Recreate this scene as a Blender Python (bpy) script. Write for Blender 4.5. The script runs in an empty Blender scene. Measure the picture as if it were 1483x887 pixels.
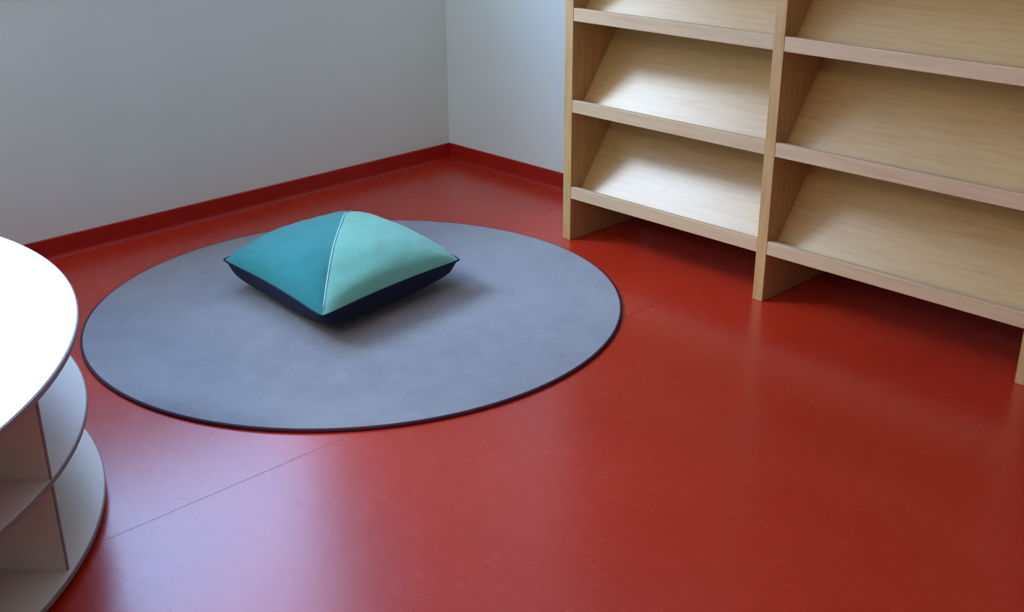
import bpy, bmesh, math, random
from mathutils import Vector, Matrix, noise

sc = bpy.context.scene
COL = sc.collection
random.seed(4)

# ------------------------------------------------------------------ helpers
def link(o, parent=None):
    COL.objects.link(o)
    if parent: o.parent = parent
    return o

def empty(name, loc, label, cat, group=None):
    o = bpy.data.objects.new(name, None)
    o.empty_display_size = .1
    link(o); o.location = loc
    o['label'] = label; o['category'] = cat
    if group: o['group'] = group
    return o

def obj(name, bm, mat, parent=None, smooth=False, bevel=0, kind=None, label=None, cat=None):
    bmesh.ops.recalc_face_normals(bm, faces=bm.faces)
    me = bpy.data.meshes.new(name)
    if parent:
        bm.transform(Matrix.Translation(-world_loc(parent)))
    bm.to_mesh(me); bm.free()
    me.materials.append(mat)
    for p in me.polygons: p.use_smooth = smooth
    o = link(bpy.data.objects.new(name, me), parent)
    if bevel:
        b = o.modifiers.new('bevel', 'BEVEL'); b.width = bevel; b.segments = 3; b.limit_method = 'ANGLE'
        b.harden_normals = False
    if kind: o['kind'] = kind
    if label: o['label'] = label
    if cat: o['category'] = cat
    return o

def world_loc(o):
    v = Vector((0, 0, 0))
    while o: v += o.location; o = o.parent
    return v

def box(bm, lo, hi):
    vs = [bm.verts.new((x, y, z)) for x in (lo[0], hi[0]) for y in (lo[1], hi[1]) for z in (lo[2], hi[2])]
    for f in ((0,1,3,2),(4,6,7,5),(0,4,5,1),(2,3,7,6),(0,2,6,4),(1,5,7,3)):
        bm.faces.new([vs[i] for i in f])
    return bm

def mbox(lo, hi): return box(bmesh.new(), lo, hi)

def extrude_x(bm, prof, x0, x1):
    a = [bm.verts.new((x0, y, z)) for y, z in prof]
    b = [bm.verts.new((x1, y, z)) for y, z in prof]
    n = len(prof)
    bm.faces.new(a); bm.faces.new(b[::-1])
    for i in range(n): bm.faces.new([a[i], a[(i+1) % n], b[(i+1) % n], b[i]])
    return bm

def extrude_poly(bm, pts, z0, z1):
    a = [bm.verts.new((x, y, z0)) for x, y in pts]
    b = [bm.verts.new((x, y, z1)) for x, y in pts]
    n = len(pts)
    bm.faces.new(a); bm.faces.new(b[::-1])
    for i in range(n): bm.faces.new([a[i], a[(i+1) % n], b[(i+1) % n], b[i]])
    return bm

def tube(bm, pts, r, closed=False, n=8):
    rings = []; m = len(pts)
    for i, p in enumerate(pts):
        p = Vector(p)
        q0 = Vector(pts[(i-1) % m] if (closed or i) else pts[0]); q1 = Vector(pts[(i+1) % m] if (closed or i < m-1) else pts[-1])
        t = (q1-q0).normalized(); up = Vector((0, 0, 1)); s = t.cross(up)
        s = s.normalized() if s.length > 1e-4 else Vector((1, 0, 0)); w = s.cross(t)
        rings.append([bm.verts.new(p + (s*math.cos(a)+w*math.sin(a))*r) for a in [2*math.pi*k/n for k in range(n)]])
    for i in range(m if closed else m-1):
        A, B = rings[i], rings[(i+1) % m]
        for k in range(n): bm.faces.new([A[k], A[(k+1) % n], B[(k+1) % n], B[k]])
    if not closed: bm.faces.new(rings[0]); bm.faces.new(rings[-1])
    return bm

# ------------------------------------------------------------------ materials
def srgb(h):
    c = [int(h[i:i+2], 16)/255 for i in (0, 2, 4)]
    return tuple(((x+.055)/1.055)**2.4 if x > .04045 else x/12.92 for x in c) + (1,)

class NT:
    def __init__(s, name):
        s.m = bpy.data.materials.new(name); s.m.use_nodes = True
        s.t = s.m.node_tree; s.b = s.t.nodes['Principled BSDF']
    def n(s, typ, **kw):
        nd = s.t.nodes.new(typ)
        for k, v in kw.items():
            if k in nd.inputs: nd.inputs[k].default_value = v
            else: setattr(nd, k, v)
        return nd
    def l(s, a, b): s.t.links.new(a, b)
    def coords(s, scale=(1, 1, 1), rot=(0, 0, 0)):
        tc = s.n('ShaderNodeTexCoord'); mp = s.n('ShaderNodeMapping')
        mp.inputs['Scale'].default_value = scale; mp.inputs['Rotation'].default_value = rot
        s.l(tc.outputs['Object'], mp.inputs['Vector']); return mp.outputs['Vector']
    def noise(s, vec, scale, detail=4, rough=.55):
        nd = s.n('ShaderNodeTexNoise'); nd.inputs['Scale'].default_value = scale
        nd.inputs['Detail'].default_value = detail; nd.inputs['Roughness'].default_value = rough
        s.l(vec, nd.inputs['Vector']); return nd.outputs['Fac']
    def ramp(s, fac, stops):
        r = s.n('ShaderNodeValToRGB'); e = r.color_ramp.elements
        e[0].position, e[0].color = stops[0]; e[1].position, e[1].color = stops[-1]
        for p, c in stops[1:-1]:
            x = e.new(p); x.color = c
        s.l(fac, r.inputs['Fac']); return r.outputs['Color']
    def bump(s, h, strength=.2, dist=.001):
        b = s.n('ShaderNodeBump'); b.inputs['Strength'].default_value = strength; b.inputs['Distance'].default_value = dist
        s.l(h, b.inputs['Height']); s.l(b.outputs['Normal'], s.b.inputs['Normal'])
    def set(s, **kw):
        for k, v in kw.items(): s.b.inputs[k].default_value = v
        return s

def mul(c, f): return (c[0]*f, c[1]*f, c[2]*f, 1)

def wall_mat():
    k = NT('wall_paint'); v = k.coords()
    c = srgb('dde8e0')
    k.l(k.ramp(k.noise(v, 3, 3), [(.3, mul(c, .97)), (.7, c)]), k.b.inputs['Base Color'])
    k.bump(k.noise(v, 260, 3), .25, .0008); k.set(Roughness=.62); return k.m

def floor_mat():
    k = NT('red_linoleum'); v = k.coords()
    base = srgb('b82c16')
    n1 = k.noise(v, 2.2, 5, .6); vs = k.coords((1, 3.2, 1)); n2 = k.noise(vs, 14, 6, .7)
    mx = k.n('ShaderNodeMath', operation='ADD'); k.l(n1, mx.inputs[0]); k.l(n2, mx.inputs[1])
    hf = k.n('ShaderNodeMath', operation='MULTIPLY'); k.l(mx.outputs[0], hf.inputs[0]); hf.inputs[1].default_value = .5
    colr = k.ramp(hf.outputs[0], [(.3, mul(base, .93)), (.5, base), (.72, srgb('bc351e'))])
    # weld seam of the sheets, running parallel to the left wall
    sp = k.n('ShaderNodeSeparateXYZ'); tc = k.n('ShaderNodeTexCoord'); k.l(tc.outputs['Object'], sp.inputs[0])
    a = k.n('ShaderNodeMath', operation='SUBTRACT'); k.l(sp.outputs['X'], a.inputs[0]); a.inputs[1].default_value = 1.92
    b = k.n('ShaderNodeMath', operation='ABSOLUTE'); k.l(a.outputs[0], b.inputs[0])
    c = k.n('ShaderNodeMath', operation='LESS_THAN'); k.l(b.outputs[0], c.inputs[0]); c.inputs[1].default_value = .0022
    m = k.n('ShaderNodeMix', data_type='RGBA'); k.l(c.outputs[0], m.inputs['Factor'])
    k.l(colr, m.inputs[6]); m.inputs[7].default_value = srgb('a02614')
    k.l(m.outputs[2], k.b.inputs['Base Color'])
    rr = k.n('ShaderNodeMapRange'); k.l(n2, rr.inputs[0]); rr.inputs[3].default_value = .22; rr.inputs[4].default_value = .31
    ra = k.n('ShaderNodeMath', operation='MULTIPLY_ADD'); k.l(c.outputs[0], ra.inputs[0]); ra.inputs[1].default_value = .12; k.l(rr.outputs[0], ra.inputs[2])
    k.l(ra.outputs[0], k.b.inputs['Roughness'])
    k.bump(k.noise(v, 45, 4), .12, .002)
    k.b.inputs['Specular IOR Level'].default_value = .66
    return k.m

def base_mat():
    k = NT('red_baseboard_vinyl'); v = k.coords(); base = srgb('a81c0e')
    k.l(k.ramp(k.noise(v, 6, 4), [(.3, mul(base, .85)), (.7, base)]), k.b.inputs['Base Color'])
    k.set(Roughness=.4); return k.m

def wood_mat(name, c0, c1, scale=(1.2, 16, 16), rough=.5, spec=.5):
    k = NT(name); v = k.coords(scale)
    n = k.noise(v, 5, 6, .6)
    k.l(k.ramp(n, [(.3, c0), (.55, c1), (.75, mul(c1, 1.06))]), k.b.inputs['Base Color'])
    k.bump(n, .06, .0006); k.set(Roughness=rough); k.b.inputs['Specular IOR Level'].default_value = spec; return k.m

def cloth_mat(name, c, weave=420, rough=.85, sheen=.2):
    k = NT(name); v = k.coords()
    n = k.noise(v, 26, 4)
    k.l(k.ramp(n, [(.3, mul(c, .9)), (.7, c)]), k.b.inputs['Base Color'])
    w = k.n('ShaderNodeTexWave'); w.inputs['Scale'].default_value = 60; w.inputs['Distortion'].default_value = 2
    w.bands_direction = 'DIAGONAL'; k.l(v, w.inputs['Vector'])
    k.bump(w.outputs['Fac'], .15, .001)
    k.set(Roughness=rough); k.b.inputs['Sheen Weight'].default_value = sheen; return k.m

def plain(name, c, rough=.5, bscale=0, var=.93):
    k = NT(name); v = k.coords()
    k.l(k.ramp(k.noise(v, 8, 4), [(.3, mul(c, var)), (.7, c)]), k.b.inputs['Base Color'])
    if bscale: k.bump(k.noise(v, bscale, 3), .3, .001)
    k.set(Roughness=rough); return k.m

def rug_mat():
    k = NT('grey_rug_pile'); v = k.coords(); c = srgb('909195')
    n1 = k.noise(v, 130, 4, .7); n2 = k.noise(v, 9, 4, .6)
    mx = k.n('ShaderNodeMath', operation='ADD'); k.l(n1, mx.inputs[0]); k.l(n2, mx.inputs[1])
    h = k.n('ShaderNodeMath', operation='MULTIPLY'); k.l(mx.outputs[0], h.inputs[0]); h.inputs[1].default_value = .5
    k.l(k.ramp(h.outputs[0], [(.32, mul(c, .8)), (.68, mul(c, 1.08))]), k.b.inputs['Base Color'])
    k.bump(n1, .8, .003); k.set(Roughness=.95); k.b.inputs['Sheen Weight'].default_value = .25
    return k.m

M = dict(
    wall=wall_mat(), floor=floor_mat(), base=base_mat(), rug=rug_mat(),
    wood=wood_mat('pale_plywood_face', srgb('bf9658'), srgb('c9a266'), rough=.37, spec=.62),
    side=wood_mat('plywood_upright', srgb('ba8f54'), srgb('c89f66'), (14, 14, 1.2)),
    lip=wood_mat('pale_plywood_edge', srgb('c8a67c'), srgb('d2b289'), (1.2, 20, 20)),
    binding=plain('rug_binding_cloth', srgb('4a2030'), .9, 300),
    white=plain('white_laminate', srgb('eceef0'), .32, 0, .98),
    shelfwhite=plain('white_shelf_laminate', srgb('e0d4be'), .4, 0, .97),
    edge=plain('grey_edge_band', srgb('8c8480'), .5),
    darkplinth=plain('dark_plinth', srgb('2c2624'), .7),
    ceiling=plain('ceiling_paint', srgb('ebebe8'), .8),
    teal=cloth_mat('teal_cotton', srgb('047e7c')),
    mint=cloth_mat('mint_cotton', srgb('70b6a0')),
    seam=cloth_mat('pale_mint_cord', srgb('a8dcdc')),
    navy=cloth_mat('navy_cotton', srgb('060e34'), sheen=0),
    frame=plain('white_window_frame', srgb('e8e8e8'), .4),
)

# ------------------------------------------------------------------ the room
X1, Y1, H = 9.0, -7.0, 3.0
WY0, WY1, WZ0, WZ1 = -3.0, -0.82, 1.0, 2.85      # window opening in the left wall
def struct(name, bm, m, **k): return obj(name, bm, m, kind='structure', **k)
struct('floor', mbox((-.2, Y1-.2, -.12), (X1+.2, .2, 0)), M['floor'])
struct('ceiling', mbox((-.2, Y1-.2, H), (X1+.2, .2, H+.12)), M['ceiling'])
bm = bmesh.new()
box(bm, (-.2, Y1, 0), (0, 0, WZ0)); box(bm, (-.2, Y1, WZ1), (0, 0, H))
WY2, WY3 = -5.2, -3.2                            # second opening further along the same wall
box(bm, (-.2, WY1, WZ0), (0, 0, WZ1)); box(bm, (-.2, WY3, WZ0), (0, WY0, WZ1)); box(bm, (-.2, Y1, WZ0), (0, WY2, WZ1))
struct('wall_left', bm, M['wall'])
struct('wall_right', mbox((-.2, 0, 0), (X1, .2, H)), M['wall'])
bm = bmesh.new()
VX0, VX1, VZ0, VZ1 = .2, 2.0, 1.15, 2.1         # window opening in the back wall, behind the viewpoint
box(bm, (-.2, Y1-.2, 0), (X1, Y1, VZ0)); box(bm, (-.2, Y1-.2, VZ1), (X1, Y1, H))
box(bm, (-.2, Y1-.2, VZ0), (VX0, Y1, VZ1)); box(bm, (VX1, Y1-.2, VZ0), (X1, Y1, VZ1))
struct('wall_back', bm, M['wall'])
bm = bmesh.new()
for a, b in (((VX0, Y1-.14, VZ0), (VX1, Y1-.08, VZ0+.05)), ((VX0, Y1-.14, VZ1-.05), (VX1, Y1-.08, VZ1)),
             ((VX0, Y1-.14, VZ0), (VX0+.05, Y1-.08, VZ1)), ((VX1-.05, Y1-.14, VZ0), (VX1, Y1-.08, VZ1)),
             ((1.07, Y1-.14, VZ0), (1.13, Y1-.08, VZ1))):
    box(bm, a, b)
struct('window_2', bm, M['frame'])
struct('wall_front', mbox((X1, Y1-.2, 0), (X1+.2, .2, H)), M['wall'])

def skirting(name, horizontal):
    """coved vinyl skirting: thin upstand with a rounded foot"""
    prof = [(0, 0), (.014, 0), (.009, .004), (.006, .010), (.005, .018), (.005, .076), (.003, .080), (0, .080)]
    bm = bmesh.new(); n = len(prof)
    if horizontal: a = [bm.verts.new((0, -d, z)) for d, z in prof]; b = [bm.verts.new((X1, -d, z)) for d, z in prof]
    else: a = [bm.verts.new((d, 0, z)) for d, z in prof]; b = [bm.verts.new((d, Y1, z)) for d, z in prof]
    bm.faces.new(a); bm.faces.new(b[::-1])
    for i in range(n): bm.faces.new([a[i], a[(i+1) % n], b[(i+1) % n], b[i]])
    return struct(name, bm, M['base'])
skirting('baseboard_right', True)
skirting('baseboard_left', False)

# window (above the frame of the view; its daylight is what the floor mirrors)
fx0, fx1 = -.14, -.08
for k, (wa, wb) in enumerate(((WY0, WY1), (WY2, WY3))):
    bm = bmesh.new()
    for a, b in (((fx0, wa, WZ0), (fx1, wb, WZ0+.05)), ((fx0, wa, WZ1-.05), (fx1, wb, WZ1)),
                 ((fx0, wa, WZ0), (fx1, wa+.05, WZ1)), ((fx0, wb-.05, WZ0), (fx1, wb, WZ1))):
        box(bm, a, b)
    struct('window_%d' % (1 if k == 0 else 3), bm, M['frame'])
    struct('trim_%d' % (k+1), mbox((-.08, wa, WZ0), (.03, wb, WZ0+.025)), M['frame'], bevel=.004)

# ------------------------------------------------------------------ round rug
RC, RR = Vector((1.2070, -1.4740)), .897
def rug_r(t): return RR - .009*math.cos(2*t) + .001*math.sin(2*t)
N = 192
rug = empty('rug', (RC.x, RC.y, 0), 'round flat grey rug with a dark bound edge lying on the red floor', 'rug')
bm = bmesh.new()
rings = []
for rr_, z in ((0.0, .0105), (.3, .0105), (.6, .0105), (.85, .0105), (1, .010)):
    if rr_ == 0: rings.append([bm.verts.new((RC.x, RC.y, z))]); continue
    rings.append([bm.verts.new((RC.x+(rug_r(2*math.pi*i/N)-.006)*rr_*math.cos(2*math.pi*i/N),
                                RC.y+(rug_r(2*math.pi*i/N)-.006)*rr_*math.sin(2*math.pi*i/N), z)) for i in range(N)])
bot = [bm.verts.new((v.co.x, v.co.y, .001)) for v in rings[-1]]
for i in range(N):
    bm.faces.new([rings[0][0], rings[1][i], rings[1][(i+1) % N]])
    for a, b in zip(rings[1:], rings[2:]): bm.faces.new([a[i], b[i], b[(i+1) % N], a[(i+1) % N]])
    bm.faces.new([rings[-1][i], bot[i], bot[(i+1) % N], rings[-1][(i+1) % N]])
bm.faces.new(bot)
obj('pile', bm, M['rug'], rug)
bm = bmesh.new()
prof = [(-.0065, .0104), (-.003, .0102), (.001, .008), (.0015, .001), (-.006, .001)]
R_ = [[bm.verts.new((RC.x+(rug_r(2*math.pi*i/N)+d)*math.cos(2*math.pi*i/N), RC.y+(rug_r(2*math.pi*i/N)+d)*math.sin(2*math.pi*i/N), z)) for d, z in prof] for i in range(N)]
for i in range(N):
    A, B = R_[i], R_[(i+1) % N]
    for k in range(len(prof)): bm.faces.new([A[k], A[(k+1) % len(prof)], B[(k+1) % len(prof)], B[k]])
obj('edge_binding', bm, M['binding'], rug, smooth=True, label='dark bound edge')

# ------------------------------------------------------------------ cushion
NC, LC, RCn = Vector((1.440, -1.788)), Vector((.748, -1.735)), Vector((1.362, -1.125))
EDGE = .119
cus = empty('floor_cushion', (1.03, -1.42, .0115), 'plump square floor cushion in teal and mint with navy underside on the grey rug', 'cushion')
G = 40
def cush(s, t, top=True):
    u, v = 2*s-1, 2*t-1
    pull = .055
    uu = u*(1-pull*(1-v*v)*abs(u)**1.5); vv = v*(1-pull*(1-u*u)*abs(v)**1.5)
    q = max(abs(uu), abs(vv)); k = min(abs(uu), abs(vv))/(q+1e-9)
    rc = 1-.045*k**8; uu *= rc; vv *= rc
    S, T = (uu+1)/2, (vv+1)/2
    P = NC + (LC-NC)*S + (RCn-NC)*T
    f = max(0, (1-u*u)*(1-v*v))
    n = noise.noise(Vector((s*4.2+3, t*4.2, 1.7)))*.009*min(1, f*3) + noise.noise(Vector((s*11, t*11, 5)))*.003*min(1, f*4)
    e = EDGE - .004*(abs(u*v))**4
    if top: z = e + .116*f**.50 + n
    else: z = max(.0118, e - .119*f**.28)
    return Vector((P.x, P.y, z))
def top_bm(side):
    bm = bmesh.new(); vs = {}
    def V(i, j):
        if (i, j) not in vs: vs[(i, j)] = bm.verts.new(cush(i/G, j/G))
        return vs[(i, j)]
    for i in range(G):
        for j in range(G):
            if side == 'left' and i > j or side == 'right' and i < j:
                bm.faces.new([V(i, j), V(i+1, j), V(i+1, j+1), V(i, j+1)])
            elif i == j:
                if side == 'left': bm.faces.new([V(i, j), V(i+1, j), V(i+1, j+1)])
                else: bm.faces.new([V(i, j), V(i+1, j+1), V(i, j+1)])
    return bm
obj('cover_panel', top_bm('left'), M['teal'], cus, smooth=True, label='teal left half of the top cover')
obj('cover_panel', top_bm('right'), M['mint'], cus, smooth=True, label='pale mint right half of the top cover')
bm = bmesh.new()
g = [[bm.verts.new(cush(i/G, j/G, False)) for j in range(G+1)] for i in range(G+1)]
for i in range(G):
    for j in range(G): bm.faces.new([g[i][j], g[i][j+1], g[i+1][j+1], g[i+1][j]])
obj('underside', bm, M['navy'], cus, smooth=True, label='navy blue underside')
obj('seam_cord', tube(bmesh.new(), [cush(i/G, i/G)+Vector((0, 0, .001)) for i in range(1, G)], .0026), M['seam'], cus, smooth=True)
per = [cush(i/G, 0) for i in range(G)] + [cush(1, j/G) for j in range(G)] + [cush(1-i/G, 1) for i in range(G)] + [cush(0, 1-j/G) for j in range(G)]
obj('edge_piping', tube(bmesh.new(), per, .0035, True), M['navy'], cus, smooth=True)

# ------------------------------------------------------------------ bookcase with sloping display shelves
BX = [1.221, 2.124, 3.040]; TH = .040; YF = -.475; YB = -.02; TOPZ = 1.86
LV = [.2195 + .3405*i for i in range(4)]
bk = empty('bookcase', (2.15, -.25, 0), 'tall pale plywood bookcase with sloping display shelves standing against the right wall', 'bookcase')
for x in BX:
    obj('upright', mbox((x, YF, 0.0005), (x+TH, YB, TOPZ-.03)), M['side'], bk, bevel=.0015)
obj('top_board', mbox((BX[0], YF, TOPZ-.03), (BX[2]+TH, YB, TOPZ)), M['lip'], bk, bevel=.0015)
SL = .226/.163
for b in range(2):
    xa, xb = BX[b]+TH, BX[b+1]
    for z in LV:
        y0, z0 = -.433, z-.044          # foot of the slope behind the lip
        y1 = min(YB-.005, y0+.41); z1 = z0+(y1-y0)*SL
        nx, nz = .811*.016, -.585*.016
        sh = obj('display_shelf', extrude_x(bmesh.new(), [(y0, z0), (y1, z1), (y1+nx*.0, z1-.027), (y0+nx, z0-.0)], xa, xb), M['wood'], bk)
        obj('shelf_lip', mbox((xa, YF+.001, z-.047), (xb, YF+.021, z)), M['lip'], sh, bevel=.002)
        obj('shelf_ledge', mbox((xa, YF+.021, z-.047), (xb, y0+.012, z-.034)), M['wood'], sh)

# ------------------------------------------------------------------ round shelving table
TC, TR, TZ = Vector((1.348, -3.668)), 1.096, .515
UC, UR = Vector((1.318, -3.526)), .963
def circle(c, r, n=160, a0=0, a1=2*math.pi, full=True):
    return [(c.x+r*math.cos(a0+(a1-a0)*i/n), c.y+r*math.sin(a0+(a1-a0)*i/n)) for i in range(n if full else n+1)]
tb = empty('round_shelf_table', (UC.x, UC.y, 0), 'low round white table with open curved shelves underneath, left of the rug', 'table')
def plate(name, c, r, z0, z1, mat):
    o = obj(name, extrude_poly(bmesh.new(), circle(c, r-.0025), z0, z1), mat, tb, bevel=.0012)
    bm = bmesh.new(); n = 160
    prof = [(r-.003, z0), (r, z0+.0012), (r, z1-.0022), (r-.003, z1-.001)]
    rg = [[bm.verts.new((c.x+q*math.cos(2*math.pi*i/n), c.y+q*math.sin(2*math.pi*i/n), z)) for q, z in prof] for i in range(n)]
    for i in range(n):
        A, B = rg[i], rg[(i+1) % n]
        for k in range(4): bm.faces.new([A[k], A[(k+1) % 4], B[(k+1) % 4], B[k]])
    obj('edge_band', bm, M['edge'], o, label='grey edge band')
    return o
plate('table_top', TC, TR, TZ-.016, TZ, M['white'])
plate('shelf', UC, UR, .247, .262, M['shelfwhite'])
plate('shelf', UC, UR+.010, .020, .035, M['shelfwhite'])
obj('plinth', extrude_poly(bmesh.new(), circle(UC, UR-.07), .0005, .020), M['darkplinth'], tb)
# radial partitions: one meets the rim at the seen spot
a_seen = math.atan2(-2.870-UC.y, 2.020-UC.x)
for lv, (z0, z1) in enumerate(((.035, .247), (.262, TZ-.016))):
    for k in range(6):
        a = a_seen + k*math.pi/3
        d = Vector((math.cos(a), math.sin(a))); s = Vector((-d.y, d.x))*.0038
        p0, p1 = UC+d*.06, UC+d*(UR-.004)
        o = obj('partition', extrude_poly(bmesh.new(), [(p0+s)[:], (p1+s)[:], (p1-s)[:], (p0-s)[:]], z0, z1), M['shelfwhite'], tb)
        e0, e1 = UC+d*(UR-.004), UC+d*(UR-.001)
        obj('edge_band', extrude_poly(bmesh.new(), [(e0+s)[:], (e1+s)[:], (e1-s)[:], (e0-s)[:]], z0, z1), M['edge'], o, label='grey edge band')

# ------------------------------------------------------------------ light
def area(name, loc, rot, sx, sy, power, col, spread=180):
    l = bpy.data.lights.new(name, 'AREA'); l.shape = 'RECTANGLE'; l.size = sx; l.size_y = sy
    l.energy = power; l.color = col; l.spread = math.radians(spread)
    o = bpy.data.objects.new(name, l); link(o); o.location = loc; o.rotation_euler = rot; return o
# daylight through the window in the left wall
area('window_daylight', (-.19, (WY0+WY1)/2, (WZ0+WZ1)/2), (0, -math.pi/2, 0), WZ1-WZ0, WY1-WY0, 84, (.34, .54, 1.0), 158)
area('side_window_daylight', (-.19, (WY2+WY3)/2, (WZ0+WZ1)/2), (0, -math.pi/2, 0), WZ1-WZ0, WY3-WY2, 36, (.55, .74, 1.0), 140)
# low hazy sun behind thin cloud, coming through the left-hand windows
sl = bpy.data.lights.new('hazy_sun', 'SUN'); sl.energy = 1.75; sl.angle = math.radians(14); sl.color = (.58, .78, 1.0)
so = bpy.data.objects.new('hazy_sun', sl); link(so); so.location = (-3, -2, 4)
so.rotation_euler = Vector((1, .78, -1.05)).to_track_quat('-Z', 'Y').to_euler()
# back window daylight, then a warm fill light added near the ceiling
area('back_window_daylight', ((VX0+VX1)/2, Y1-.19, (VZ0+VZ1)/2), (math.pi/2, 0, 0), VX1-VX0, VZ1-VZ0, 36, (.66, .84, 1.0))
area('warm_ceiling_fill', (2.5, -5.5, H-.03), (0, 0, 0), 1.0, 1.0, 42, (1.0, .78, .52))
w = bpy.data.worlds.new('daylight'); sc.world = w; w.use_nodes = True
w.node_tree.nodes['Background'].inputs[0].default_value = (.62, .78, 1, 1)
w.node_tree.nodes['Background'].inputs[1].default_value = 1.0

# ------------------------------------------------------------------ camera
cam = bpy.data.cameras.new('camera'); cam.sensor_width = 36; cam.lens = 1642.23/1483*36; cam.clip_start = .05
co = bpy.data.objects.new('camera', cam); link(co)
yaw, pitch, roll = CAMROT = (-.8011, .39698, -.006)
F = Vector((math.sin(yaw)*math.cos(pitch), math.cos(yaw)*math.cos(pitch), -math.sin(pitch)))
R = Vector((math.cos(yaw), -math.sin(yaw), 0)); U = R.cross(F)
R2 = R*math.cos(roll)+U*math.sin(roll); U2 = -R*math.sin(roll)+U*math.cos(roll)
m = Matrix((R2, U2, -F)).transposed().to_4x4(); m.translation = Vector((4.152, -3.5986, 1.5))
co.matrix_world = m
sc.camera = co

vs = sc.view_settings
vs.view_transform = 'Standard'; vs.look = 'None'; vs.gamma = 1; vs.exposure = 0.15; vs.use_curve_mapping = False
